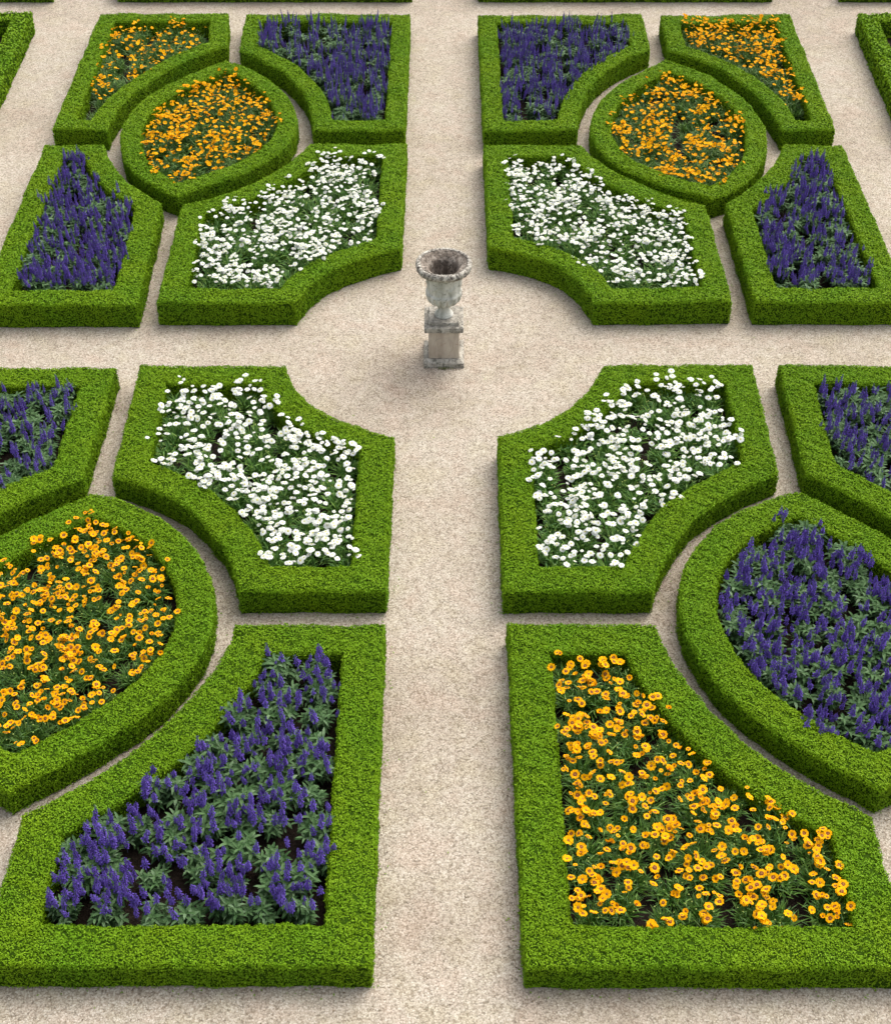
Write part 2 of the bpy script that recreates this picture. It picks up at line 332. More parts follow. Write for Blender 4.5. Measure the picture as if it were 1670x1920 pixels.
# --------------------------------------------------------------- light
SUN_V = Vector((0.50, 0.62, 1.05)).normalized()
sun = bpy.data.lights.new('sun', 'SUN'); sun.energy = SUN_E; sun.angle = math.radians(SUN_A); sun.color = (1.0, .95, .87)
sun_o = link(bpy.data.objects.new('sun', sun)); sun_o.rotation_euler = SUN_V.to_track_quat('Z', 'Y').to_euler()
w = bpy.data.worlds.new('World'); SC.world = w; w.use_nodes = True
nt = w.node_tree; nt.nodes.clear()
sky = nt.nodes.new('ShaderNodeTexSky'); sky.sky_type = 'NISHITA'; sky.sun_disc = False
sky.sun_elevation = math.asin(SUN_V.z); sky.sun_rotation = math.atan2(SUN_V.x, SUN_V.y)
sky.air_density = 1.0; sky.dust_density = 4.0; sky.ozone_density = 0.6
hs = nt.nodes.new('ShaderNodeHueSaturation'); hs.inputs['Saturation'].default_value = 0.35   # thin cloud takes the blue out of the sky
bg = nt.nodes.new('ShaderNodeBackground'); bg.inputs[1].default_value = SKY_E
wo = nt.nodes.new('ShaderNodeOutputWorld')
nt.links.new(sky.outputs[0], hs.inputs['Color']); nt.links.new(hs.outputs[0], bg.inputs[0]); nt.links.new(bg.outputs[0], wo.inputs[0])
SC.view_settings.view_transform = 'Standard'; SC.view_settings.look = 'None'
SC.view_settings.exposure = EXPO; SC.view_settings.gamma = 1.0
SC.render.engine = 'CYCLES'
SC.cycles.max_bounces = 8; SC.cycles.diffuse_bounces = 4; SC.cycles.transmission_bounces = 4
SC.cycles.use_denoising = True

# --------------------------------------------------------------- ground
mb = MB(); S = 400
mb.add([(-S, -S, 0), (S, -S, 0), (S, S, 0), (-S, S, 0)], [(0, 1, 2, 3)])
g = mb.obj('gravel_ground', [M['gravel']]); tag(g, kind='structure')

# --------------------------------------------------------------- hedges
def wave(x, y):
    return (np.sin(x * 3.1 + 1.3 * y) * np.cos(y * 2.7 - .6 * x) + .6 * np.sin(x * 7.3 - y * 5.1) + .5 * np.sin(y * 11.0 + x * 9.2)) * 0.0095

def densify(a, b, step):
    ra, rb = [], []
    n = len(a)
    for i in range(n):
        A0, A1 = np.array(a[i]), np.array(a[(i + 1) % n]); B0, B1 = np.array(b[i]), np.array(b[(i + 1) % n])
        k = max(1, int(math.ceil(np.linalg.norm(A1 - A0) / step)))
        for t in range(k):
            ra.append(A0 + (A1 - A0) * t / k); rb.append(B0 + (B1 - B0) * t / k)
    return np.array(ra), np.array(rb)

WAVES = RNG.normal(0, 1, (3, 22)); WAVES *= (2 * PI / RNG.uniform(.035, .16, 22)) / np.linalg.norm(WAVES, axis=0)
PHASE = RNG.uniform(0, 6.28, 22)

def hedge(key, label):
    h, wd, poly = HEDGES[key]
    far = key in 'ABCDEFGHIJ'; rim = key in 'STUVXY'
    dens, L, Wd = (10500, .0235, .0118) if not (far or rim) else ((6800, .029, .0145) if far else (1500, .050, .024))
    outer, inner = offset(poly, wd)
    A, B = densify(outer, inner, .07)
    n = len(A)
    # clipped by hand: the faces wander a little
    def rough(Q, amp):
        ph = np.arange(len(Q)) * .07
        return Q + amp * np.stack([np.sin(ph * 5.3) + np.sin(ph * 13.7 + 1), np.cos(ph * 4.7) + np.sin(ph * 11.1)], 1) * .5
    A = rough(A, .010); B = rough(B, .008)
    ins = .016
    mid = (A + B) / 2
    def ring(Q, z, pull):
        d = mid - Q; l = np.linalg.norm(d, axis=1, keepdims=True) + 1e-9
        q = Q + d / l * pull
        return np.column_stack([q, np.full(n, z) + (wave(q[:, 0], q[:, 1]) if z > .2 else 0)])
    rings = [ring(A, 0, .0 + ins), ring(A, h - .045, ins), ring(A, h - ins, ins + .028), ring(B, h - ins, ins + .028), ring(B, h - .045, ins), ring(B, 0, ins)]
    V = np.concatenate(rings)
    idx = np.arange(n); nx = (idx + 1) % n
    core = np.concatenate([np.stack([idx + r * n, nx + r * n, nx + (r + 1) * n, idx + (r + 1) * n], 1) for r in range(5)])
    # leaves: sampled on the clipped surface
    surf = [(ring(A, 0.01, 0), ring(A, h - .03, 0)), (ring(A, h - .03, 0), ring(A, h, .03)), (ring(A, h, .03), ring(B, h, .03)),
            (ring(B, h, .03), ring(B, h - .03, 0)), (ring(B, h - .03, 0), ring(B, .01, 0))]
    LV = []
    npit = 0 if rim else int(n * .07 * wd * 3.0)
    if npit:
        q = RNG.integers(0, n, npit); tt = RNG.random((npit, 1))
        pits = np.column_stack([A[q] * tt + B[q] * (1 - tt), np.full(npit, h)]); pit_r = RNG.uniform(.012, .034, npit)
        m2 = npit // 3; pits[:m2, :2] = A[q[:m2]]; pits[:m2, 2] = RNG.uniform(.08, h, m2)
    else: pits = np.zeros((0, 3))
    for si, (R0, R1) in enumerate(surf):
        q0, q1, q2, q3 = R0, R0[nx], R1[nx], R1
        d1, d2 = q2 - q0, q3 - q1
        cr = np.cross(d1, d2); ar = np.linalg.norm(cr, axis=1) / 2
        nn = cr / (np.linalg.norm(cr, axis=1, keepdims=True) + 1e-12)
        boost = 1.35 if si in (1, 3) else 1.0
        cnt = RNG.poisson(ar * dens * boost)
        f = np.repeat(idx, cnt); k = len(f)
        if k == 0: continue
        u = RNG.random((k, 1)); v = RNG.random((k, 1))
        p = (q0[f] * (1 - u) + q1[f] * u) * (1 - v) + (q3[f] * (1 - u) + q2[f] * u) * v
        nr = nn[f]
        if len(pits):          # small hollows where a twig died back
            near = np.min(np.linalg.norm(p[:, None, :] - pits[None], axis=2) / pit_r[None], axis=1) if k * len(pits) < 4e7 else np.ones(k) * 9
            kp = near > RNG.uniform(.4, 1.0, k)
            p, nr, k = p[kp], nr[kp], int(kp.sum())
        nm = nr + RNG.normal(0, .42, (k, 3))
        nm /= np.linalg.norm(nm, axis=1, keepdims=True)
        d = RNG.normal(0, 1, (k, 3)) + nr * .5 + np.array([0, 0, .55])
        d -= nm * np.sum(d * nm, 1, keepdims=True) * .75
        d /= np.linalg.norm(d, axis=1, keepdims=True)
        b = np.cross(nm, d); b /= np.linalg.norm(b, axis=1, keepdims=True)
        ln = L * RNG.uniform(.65, 1.25, (k, 1)); wd_ = Wd * RNG.uniform(.75, 1.2, (k, 1))
        cl = np.sin(p @ WAVES + PHASE).sum(1, keepdims=True) * (.0017 if not far else .0012)      # shoots grow in clumps
        p = p + nr * (cl + RNG.normal(0, .0055, (k, 1)) - .008) - d * ln * .5
        LV.append(np.stack([p, p + d * ln * .5 + b * wd_ * .5 + nm * ln * .06, p + d * ln, p + d * ln * .5 - b * wd_ * .5 + nm * ln * .06], 1).reshape(-1, 3))
    LV = np.concatenate(LV); nl = len(LV) // 4
    # a few shoots that escaped the shears
    verts = np.concatenate([V, LV])
    loops = np.concatenate([core.ravel(), np.arange(nl * 4) + len(V)])
    sizes = np.full(len(core) + nl, 4)
    mi = np.concatenate([np.ones(len(core), int), np.zeros(nl, int)])
    me = mesh_np('clipped_hedge', verts, sizes, loops, [M['box_leaf'], M['box_core']], mi)
    o = link(bpy.data.objects.new('clipped_hedge', me))
    tag(o, label, 'hedge', 'low clipped box hedges round the flower beds')
    return outer, inner, nl

HL = {
 'A': 'low box hedge round the sparse orange flowers in the back left corner',
 'B': 'low box hedge round the tall blue salvia, back left along the central path',
 'C': 'almond-shaped box hedge round orange flowers, behind and left of the urn',
 'D': 'low box hedge round blue salvia at the far left, behind the cross path',
 'E': 'low box hedge round white daisies with a hollowed corner, behind left of the urn',
 'F': 'low box hedge round the tall blue salvia, back right along the central path',
 'G': 'low box hedge round the dense orange triangle in the back right corner',
 'H': 'almond-shaped box hedge round orange flowers with a bare hole, behind right of urn',
 'I': 'low box hedge round white daisies with a hollowed corner, behind right of the urn',
 'J': 'low box hedge round blue salvia at the far right, behind the cross path',
 'K': 'low box hedge round blue salvia at the left edge, in front of the cross path',
 'L': 'low box hedge round white daisies with a hollowed corner, in front left of urn',
 'M': 'almond-shaped box hedge round golden flowers at the left edge, in front of daisies',
 'N': 'low box hedge round the nearest bed of blue salvia, left of the central path',
 'O': 'low box hedge round white daisies with a hollowed corner, in front right of urn',
 'P': 'low box hedge round blue salvia at the right edge, in front of the cross path',
 'Q': 'almond-shaped box hedge round blue salvia at the right edge of the view',
 'R': 'low box hedge round the nearest golden flowers, right of the central path',
 'S': 'low box hedge cut off by the left edge, across the path from sparse orange bed',
 'T': 'low box hedge cut off by the right edge, across the path from dense orange bed',
 'U': 'short end of box hedge at the very top left corner beyond the back path',
 'V': 'long strip of box hedge along the top, left of the central path',
 'X': 'long strip of box hedge along the top, right of the central path',
 'Y': 'short end of box hedge at the very top right corner beyond the back path',
}
BED = {}; OUT = {}
total = 0
for k in HL:
    o_, i_, nl = hedge(k, HL[k]); BED[k] = i_; OUT[k] = o_; total += nl
print('hedge leaves', total)

# box clippings and dead leaves blown against the foot of the hedges and over the paths
def litter():
    V = []; F = []; mi = []; rnd = random.Random(31)
    spots = []
    for k in 'ABCDEFGHIJKLMNOPQR':
        p = OUT[k]
        for i in range(len(p)):
            a, c = Vector(p[i]), Vector(p[(i + 1) % len(p)]); L = (c - a).length; e = (c - a) / (L + 1e-9); nrm = Vector((e.y, -e.x))
            for _ in range(int(L * 26)):
                q = a + e * rnd.uniform(0, L) + nrm * abs(rnd.gauss(.0, .055)); spots.append((q.x, q.y, rnd.random() < .45))
    for _ in range(2600):
        spots.append((rnd.uniform(-7, 7), rnd.uniform(6.4, 26.5), rnd.random() < .1))
    for x, y, green in spots:
        a = rnd.uniform(0, 6.28); l = rnd.uniform(.007, .016); w2 = l * rnd.uniform(.3, .5); z = .005
        ca, sa = math.cos(a), math.sin(a); b0 = len(V)
        V += [(x - ca * l, y - sa * l, z), (x - sa * w2, y + ca * w2, z + rnd.uniform(0, .006)), (x + ca * l, y + sa * l, z), (x + sa * w2, y - ca * w2, z + rnd.uniform(0, .006))]
        F.append((b0, b0 + 1, b0 + 2, b0 + 3)); mi.append(0 if green else 1)
    me = bpy.data.meshes.new('leaf_litter'); me.from_pydata(V, [], F); me.materials.append(M['box_leaf']); me.materials.append(M['dead_leaf'])
    me.polygons.foreach_set('material_index', mi)
    o = link(bpy.data.objects.new('leaf_litter', me)); tag(o, 'small dead leaves and clippings scattered on the gravel paths', 'litter', kind='stuff')

# --------------------------------------------------------------- soil in the beds
def soil(key):
    p = BED[key]; q = []
    for x, y in p:
        if not q or (abs(x - q[-1][0]) + abs(y - q[-1][1])) > 1e-3: q.append((x, y))
    if abs(q[0][0] - q[-1][0]) + abs(q[0][1] - q[-1][1]) < 1e-3: q.pop()
    ex = offset(q, -.05)[1]
    bm = bmesh.new()
    vs = [bm.verts.new((x, y, 0)) for x, y in ex]
    bm.faces.new(vs)
    bmesh.ops.triangulate(bm, faces=bm.faces[:])
    for _ in range(3):
        bmesh.ops.subdivide_edges(bm, edges=[e for e in bm.edges if e.calc_length() > .25], cuts=1, use_grid_fill=False)
        bmesh.ops.triangulate(bm, faces=bm.faces[:])
    for v in bm.verts: v.co.z = .035 + random.uniform(-.012, .02)
    me = bpy.data.meshes.new('soil'); bm.to_mesh(me); bm.free(); me.materials.append(M['soil'])
    o = link(bpy.data.objects.new('soil', me)); tag(o, kind='structure')
for k in BED: soil(k)
litter()

# --------------------------------------------------------------- plant pieces
def leaf_strip(mb, base, dirh, pitch, length, width, droop, mi=0, seg=3, fold=.25):
    """arching leaf with a folded midrib"""
    dx, dy = math.cos(dirh), math.sin(dirh)
    sx, sy = -dy, dx
    p = Vector(base); a = pitch; V = []; F = []
    prof = [.35, 1.0, .8, .0] if seg == 3 else [.5, 1.0, 0.0]
    for i in range(seg + 1):
        wv = width * .5 * prof[i]
        up = Vector((-math.sin(a) * dx, -math.sin(a) * dy, math.cos(a)))
        l = p + Vector((sx, sy, 0)) * wv + up * wv * fold; r = p - Vector((sx, sy, 0)) * wv + up * wv * fold
        if i == seg: V.append(p.copy())
        else: V += [l, p.copy(), r]
        st = length / seg
        p = p + Vector((math.cos(a) * dx, math.cos(a) * dy, math.sin(a))) * st
        a -= droop / seg
    for i in range(seg - 1):
        b = i * 3; F += [(b, b + 3, b + 4, b + 1), (b + 1, b + 4, b + 5, b + 2)]
    b = (seg - 1) * 3; t = seg * 3
    F += [(b, t, b + 1), (b + 1, t, b + 2)]
    mb.add(V, F, mi)

def stick(mb, pts, r, mi, sides=4):
    V = []; F = []
    for i, p in enumerate(pts):
        for k in range(sides):
            a = 2 * PI * k / sides; V.append((p[0] + r * math.cos(a), p[1] + r * math.sin(a), p[2]))
    for i in range(len(pts) - 1):
        for k in range(sides):
            k2 = (k + 1) % sides; F.append((i * sides + k, i * sides + k2, (i + 1) * sides + k2, (i + 1) * sides + k))
    mb.add(V, F, mi)

def salvia_foliage(seed, rad, ht):
    random.seed(seed); mb = MB()
    for s in range(17):
        a0 = random.uniform(0, 2 * PI); rr = rad * random.uniform(.05, .62)
        x, y = rr * math.cos(a0), rr * math.sin(a0); top = ht * random.uniform(.7, 1.05) * (1 - .25 * rr / rad)
        stick(mb, [(x * .4, y * .4, 0), (x, y, top)], .003, 0, 3)
        for t in range(5):
            z = top * (.28 + .18 * t); base = (x * (.4 + .6 * z / top), y * (.4 + .6 * z / top), z)
            tw = random.uniform(0, PI)
            for q in range(3 if t < 4 else 5):
                aa = tw + q * 2 * PI / (3 if t < 4 else 5) + random.uniform(-.3, .3)
                leaf_strip(mb, base, aa, random.uniform(.1, .8), rad * random.uniform(.28, .48), rad * random.uniform(.085, .125), random.uniform(.7, 1.5))
    return mb.mesh('salvia_foliage', [M['salvia_leaf']])

def blob(mb, c, r, mi, sx=1.0):
    x, y, z = c
    V = [(x + r, y, z), (x, y + r, z), (x - r, y, z), (x, y - r, z), (x, y, z + r * sx), (x, y, z - r * sx)]
    mb.add(V, [(0, 1, 4), (1, 2, 4), (2, 3, 4), (3, 0, 4), (1, 0, 5), (2, 1, 5), (3, 2, 5), (0, 3, 5)], mi)

def salvia_spike(seed, length, rad, stem):
    """flower spike: stem with whorls of small lipped florets, narrowing to the tip; origin at the foot of its stem"""
    random.seed(seed); mb = MB()
    lean = random.uniform(-.05, .05)
    ctr = lambda z: (lean * z * z * 4, lean * z * 2, z)
    stick(mb, [ctr(0), ctr(stem), ctr(stem + length)], .0035, 1, 4)
    nw = int(length / .017)
    for i in range(nw):
        t = i / (nw - 1); z = stem + length * t
        r = rad * (1.0 - .62 * t ** 1.8) * random.uniform(.8, 1.12) * (.75 if i == 0 else 1)
        nf = 7 if t < .75 else 4
        cx, cy, _ = ctr(z)
        for k in range(nf):
            if random.random() < .08: continue
            a = 2 * PI * (k + .5 * (i % 2)) / nf + random.uniform(-.25, .25)
            fr = r * random.uniform(.3, .42)
            ca, sa = math.cos(a), math.sin(a); ro = r * random.uniform(.6, .95)
            p = Vector((cx + ro * ca, cy + ro * sa, z + random.uniform(-.005, .005)))
            blob(mb, p, fr, 0, 1.25)
            if random.random() < .55:   # lower lip
                tip = p + Vector((ca, sa, -.35)) * fr * 1.7; sd = Vector((-sa, ca, 0)) * fr * .8
                mb.add([p + sd, p - sd, tip - sd * .6, tip + sd * .6], [(0, 1, 2, 3)], 0)
    return mb.mesh('flower_spike', [M['salvia_flower'], M['salvia_stem']])

def grass_foliage(seed, rad, ht, n, mtl, wide, name):
    random.seed(seed); mb = MB()
    for i in range(n):
        a = random.uniform(0, 2 * PI); r0 = rad * .3 * random.random(); b = (r0 * math.cos(a), r0 * math.sin(a), 0)
        a2 = a + random.uniform(-.9, .9)
        leaf_strip(mb, b, a2, random.uniform(.75, 1.45), ht * random.uniform(.6, 1.15), wide * random.uniform(.7, 1.2), random.uniform(.3, 1.5), seg=3)
    for i in range(n // 2):        # leaves higher up on the flowering stems
        a = random.uniform(0, 2 * PI); r0 = rad * .75 * math.sqrt(random.random())
        leaf_strip(mb, (r0 * math.cos(a), r0 * math.sin(a), ht * random.uniform(.25, .75)), random.uniform(0, 2 * PI), random.uniform(.2, 1.2), ht * random.uniform(.25, .5), wide * .8, random.uniform(.2, 1.2), seg=3)
    for i in range(8):
        a = random.uniform(0, 2 * PI); r0 = rad * .7 * math.sqrt(random.random())
        x, y = r0 * math.cos(a), r0 * math.sin(a)
        stick(mb, [(x * .5, y * .5, 0), (x, y, ht * 1.05)], .002, 0, 3)
        if random.random() < .6: blob(mb, (x, y, ht * 1.06), .008, 1, 1.0)
    return mb.mesh(name, [mtl, M['bud']])

def stemmed(mb, mi, ln=.16):
    stick(mb, [(0, 0, -ln), (0, 0, 0)], .0028, mi, 4)

def daisy_head(seed, R):
    random.seed(seed); mb = MB()
    for layer, (rr, n, z0, el) in enumerate(((1.0, 20, 0, .04), (.78, 15, .05, .14), (.46, 9, .09, .25))):
        off = random.random()
        for k in range(n):
            a = 2 * PI * (k + off) / n + random.uniform(-.08, .08); l = R * rr * random.uniform(.9, 1.06); e = el + random.uniform(-.12, .12)
            d = Vector((math.cos(a) * math.cos(e), math.sin(a) * math.cos(e), math.sin(e))); s = Vector((-math.sin(a), math.cos(a), 0)) * l * (.15 if layer else .17)
            b = Vector((0, 0, R * z0)) + d * R * .08
            mb.add([b, b + d * l * .6 + s, b + d * l * .97 + s * .6 - Vector((0, 0, .06 * l)), b + d * l * .97 - s * .6 - Vector((0, 0, .06 * l)), b + d * l * .6 - s], [(0, 1, 2, 3, 4)], 0)
    n = 8; r = R * .27; zc = R * .17
    V = [(r * math.cos(2 * PI * k / n), r * math.sin(2 * PI * k / n), zc) for k in range(n)] + [(0, 0, zc + r * .5)]
    mb.add(V, [(k, (k + 1) % n, n) for k in range(n)], 1, True)
    stemmed(mb, 2)
    return mb.mesh('flower_head', [M['daisy_petal'], M['daisy_eye'], M['daisy_leaf']])

def coreopsis_head(seed, R, petal, ring=.40):
    random.seed(seed); mb = MB(); n = 8; off = random.random(); cup = random.choice((.05, .15, .25, .35, .55, .85))
    for k in range(n):
        a = 2 * PI * (k + off) / n + random.uniform(-.1, .1); e = cup + random.uniform(-.15, .15); l = R * random.uniform(.88, 1.05)
        d = Vector((math.cos(a) * math.cos(e), math.sin(a) * math.cos(e), math.sin(e))); sv = Vector((-math.sin(a), math.cos(a), random.uniform(-.12, .12)))
        w1, w2 = l * ring * .46, l * .41; m = d * l * ring; t = d * l * .93 - Vector((0, 0, .10 * l))
        mb.add([d * l * .08, m + sv * w1, m - sv * w1], [(0, 1, 2)], 1)
        mb.add([m + sv * w1, d * l * .72 + sv * w2, t + sv * w2 * .8, d * l * .86, t - sv * w2 * .8, d * l * .72 - sv * w2, m - sv * w1], [(0, 1, 2, 3), (0, 3, 6), (6, 3, 4, 5)], 0)
    n = 8; r = R * .20; zc = R * .07
    V = [(r * math.cos(2 * PI * k / n), r * math.sin(2 * PI * k / n), zc) for k in range(n)] + [(0, 0, zc + r * .7)]
    mb.add(V, [(k, (k + 1) % n, n) for k in range(n)], 2, True)
    stemmed(mb, 3)
    return mb.mesh('flower_head', [petal, M['core_ring'], M['core_eye'], M['core_leaf']])

SAL_FOL_NEAR = [salvia_foliage(100 + i, .265, .28) for i in range(5)]
SAL_FOL_FAR = [salvia_foliage(120 + i, .245, .31) for i in range(5)]
SPIKE_NEAR = [salvia_spike(200 + i, random.uniform(.09, .18), .0255, .08) for i in range(8)]
SPIKE_FAR = [salvia_spike(230 + i, random.uniform(.13, .24), .0185, .09) for i in range(8)]
SPIKE_MID = [salvia_spike(260 + i, random.uniform(.12, .20), .0215, .09) for i in range(8)]
CORE_FOL = [grass_foliage(300 + i, .25, .26, 150, M['core_leaf'], .016, 'coreopsis_foliage') for i in range(5)]
DAISY_FOL = [grass_foliage(330 + i, .25, .25, 130, M['daisy_leaf'], .021, 'daisy_foliage') for i in range(5)]
CORE_GOLD = [coreopsis_head(400 + i, .047, M['core_petal'], random.choice((.26, .36, .42, .44))) for i in range(8)]
CORE_ORANGE = [coreopsis_head(430 + i, .046, M['core_petal_orange'], random.choice((.0, .2, .26))) for i in range(8)]
DAISY_HEAD = [daisy_head(460 + i, .046) for i in range(6)]

# --------------------------------------------------------------- planting
ORD = ['zeroth', 'first', 'second', 'third', 'fourth', 'fifth', 'sixth', 'seventh', 'eighth', 'ninth', 'tenth', 'eleventh', 'twelfth', 'thirteenth', 'fourteenth']
CNT = {}

def place(name, me, parent, loc, rot, sc=1.0):
    o = link(bpy.data.objects.new(name, me)); o.parent = parent
    o.location = loc; o.rotation_euler = rot; o.scale = (sc, sc, sc)
    return o

def plant_rows(key, s, inset=.17):
    """planting positions in rows from the front (near the camera) to the back"""
    p = BED[key]; ys = [q[1] for q in p]
    y0, y1 = min(ys) + inset, max(ys) - inset
    n = max(2, int(round((y1 - y0) / (s * .9))) + 1); rows = []
    for r in range(n):
        y = y0 + (y1 - y0) * r / (n - 1)
        xs = []
        for i in range(len(p)):
            a, b = p[i], p[(i + 1) % len(p)]
            if (a[1] > y) != (b[1] > y): xs.append(a[0] + (y - a[1]) / (b[1] - a[1]) * (b[0] - a[0]))
        xs.sort(); row = []
        for q in range(0, len(xs) - 1, 2):
            a, b = xs[q] + inset, xs[q + 1] - inset
            if b < a - .06: continue
            if b - a < s * .55: row.append((max(a, b) + min(a, b)) / 2); continue
            k = int(round((b - a) / s)) + 1
            sh = (s * .25 if r % 2 else -s * .0)
            row += [a + (b - a) * t / (k - 1) for t in range(k)]
        row = [(x + random.uniform(-.085, .085), y + random.uniform(-.085, .085)) for x in row]
        ok = []
        for x, yy in row:
            u, v = to_px(x, yy, .3)
            if -70 < u < 1740 and -40 < v < 1990: ok.append((x, yy))
        if ok: rows.append(sorted(ok))
    return rows

def bed(key, kind, where, s, heads, size=1.0, spikes=None, fol=None, hz=(.27, .42), holes=(), seed=0, fs=1.0):
    """kind: salvia / daisy / coreopsis; one thing per plant, its flowers are its parts"""
    random.seed(1000 + seed)
    rows = plant_rows(key, s, .21 if kind == 'gold' else .17)
    word = {'salvia': 'blue salvia', 'daisy': 'white daisy', 'gold': 'golden coreopsis', 'orange': 'orange coreopsis'}[kind]
    name = {'salvia': 'salvia_plant', 'daisy': 'daisy_plant', 'gold': 'coreopsis_plant', 'orange': 'coreopsis_plant'}[kind]
    grp = f'{word} plants in {where}'
    made = 0
    for r, row in enumerate(rows):
        for i, (x, y) in enumerate(row):
            z = .03
            t = link(bpy.data.objects.new(name, None)); t.location = (x, y, z); t.empty_display_size = .1
            tag(t, f'{word}, {ORD[i + 1]} from left in {ORD[r + 1]} row from front, {where}', 'flower', grp)
            hole = min([((x - a) ** 2 + (y - b) ** 2) ** .5 - c for a, b, c in holes] + [9])
            k = max(3, int(random.gauss(heads, heads * (.22 if kind == 'gold' else .35))))
            if hole < 0: k = random.choice((0, 1, 1, 2))
            sc = random.uniform(.85, 1.12) * fs * (.8 if hole < 0 else 1)
            if kind == 'salvia':
                bk = .09 if r == 0 else 0.0
                if random.random() < .18: k = max(2, int(k * .35))
                place('foliage', random.choice(fol or SAL_FOL_NEAR), t, (0, 0, 0), (random.uniform(-.08, .08), random.uniform(-.08, .08), random.uniform(0, 6.28)), sc)
                for q in range(k):
                    a = random.uniform(0, 2 * PI); rr = .19 * math.sqrt(random.random())
                    tl = rr * random.uniform(.4, 1.7)
                    place('flower_spike', random.choice(spikes), t, (rr * math.cos(a), rr * math.sin(a) + bk, random.uniform(*hz) * (1 - .9 * rr)), (-tl * math.sin(a), tl * math.cos(a), random.uniform(0, 6.28)), size * random.choice((.5, .7, .8, .9, 1.0, 1.05, 1.15)))
            else:
                fm = DAISY_FOL if kind == 'daisy' else CORE_FOL
                place('foliage', random.choice(fm), t, (0, 0, 0), (0, 0, random.uniform(0, 6.28)), sc)
                hm = {'daisy': DAISY_HEAD, 'gold': CORE_GOLD, 'orange': CORE_ORANGE}[kind]
                hz0 = random.uniform(-.04, .05)
                for q in range(k):
                    a = random.uniform(0, 2 * PI); rr = .195 * math.sqrt(random.random())
                    tx, ty = (random.gauss(.16, .20), random.gauss(0, .20)) if kind == 'daisy' else (random.gauss(.28, .27), random.gauss(0, .27))
                    place('flower_head', random.choice(hm), t, (rr * math.cos(a), rr * math.sin(a), random.uniform(*hz) + hz0), (tx, ty, random.uniform(0, 6.28)), size * random.choice((.55, .75, .85, .9, .95, 1.0, 1.05, 1.12)))
            made += 1
    CNT[kind] = CNT.get(kind, 0) + made

bed('A', 'orange', 'sparse back left corner bed', .34, 9, .74, hz=(.24, .36), seed=1, holes=((-4.0, 24.6, .22), (-5.3, 22.1, .2)))
bed('C', 'orange', 'back left almond bed', .34, 19, .76, hz=(.27, .40), seed=2)
bed('H', 'orange', 'back right almond bed', .34, 15, .76, hz=(.26, .38), seed=3, holes=((3.6, 21.5, .26), (3.0, 22.3, .15)))
bed('G', 'orange', 'dense back right corner bed', .34, 22, .74, hz=(.30, .44), seed=4)
bed('M', 'gold', 'left edge almond bed', .33, 13, .88, hz=(.26, .39), seed=5)
bed('R', 'gold', 'nearest bed right of path', .32, 12, .98, hz=(.24, .37), seed=6)
bed('E', 'daisy', 'white bed behind urn, left', .34, 19, .68, hz=(.29, .41), seed=7)
bed('I', 'daisy', 'white bed behind urn, right', .34, 19, .68, hz=(.29, .41), seed=8)
bed('L', 'daisy', 'white bed before urn, left', .34, 15, .78, hz=(.28, .41), seed=9)
bed('O', 'daisy', 'white bed before urn, right', .34, 15, .78, hz=(.28, .41), seed=10)
bed('B', 'salvia', 'tall back bed left of path', .34, 18, .80, SPIKE_FAR, SAL_FOL_FAR, (.23, .31), seed=11)
bed('F', 'salvia', 'tall back bed right of path', .34, 18, .80, SPIKE_FAR, SAL_FOL_FAR, (.23, .31), seed=12)
bed('D', 'salvia', 'far left bed behind cross path', .33, 18, .9, SPIKE_MID, SAL_FOL_FAR, (.22, .30), seed=13)
bed('J', 'salvia', 'far right bed behind cross path', .33, 18, .9, SPIKE_MID, SAL_FOL_FAR, (.22, .30), seed=14)
bed('K', 'salvia', 'left edge bed before cross path', .35, 13, .95, SPIKE_MID, SAL_FOL_NEAR, (.19, .26), seed=15)
bed('P', 'salvia', 'right edge bed before cross path', .35, 13, .95, SPIKE_MID, SAL_FOL_NEAR, (.19, .26), seed=16)
bed('Q', 'salvia', 'right edge almond bed', .34, 13, .95, SPIKE_NEAR, SAL_FOL_NEAR, (.19, .26), seed=17)
bed('N', 'salvia', 'nearest bed left of path', .325, 14.5, 1.0, SPIKE_NEAR, SAL_FOL_NEAR, (.19, .26), seed=18)
print('plants', CNT, 'objects', len(bpy.data.objects))

# --------------------------------------------------------------- stone urn on its pedestal
UX, UY = -0.02, 16.015
def box_rings(mb, prof, mi=0, bev=.006, jit=0.0):
    """square stepped block: list of (half width, z)"""
    V = []; F = []; n = 8
    for hw, z in prof:
        c = hw - bev
        pts = [(hw, -c), (hw, c), (c, hw), (-c, hw), (-hw, c), (-hw, -c), (-c, -hw), (c, -hw)]
        V += [(x, y, z) for x, y in pts]
    k = len(prof)
    for i in range(k - 1):
        for j in range(n):
            j2 = (j + 1) % n; F.append((i * n + j, i * n + j2, (i + 1) * n + j2, (i + 1) * n + j))
    F.append(tuple(range(n))[::-1]); F.append(tuple((k - 1) * n + j for j in range(n)))
    mb.add(V, F, mi)

def chip(o, amp, sub=2, seed=1):
    """weathered edges: subdivide and wear the stone"""
    bm = bmesh.new(); bm.from_mesh(o.data)
    for _ in range(sub): bmesh.ops.subdivide_edges(bm, edges=[e for e in bm.edges if e.calc_length() > .03], cuts=1, use_grid_fill=True)
    rnd = random.Random(seed)
    for v in bm.verts:
        a = math.sin(v.co.x * 61 + v.co.z * 40) * math.cos(v.co.y * 57 + 1) + rnd.uniform(-1, 1)
        v.co += v.normal * amp * .5 * a
    bm.to_mesh(o.data); bm.free()

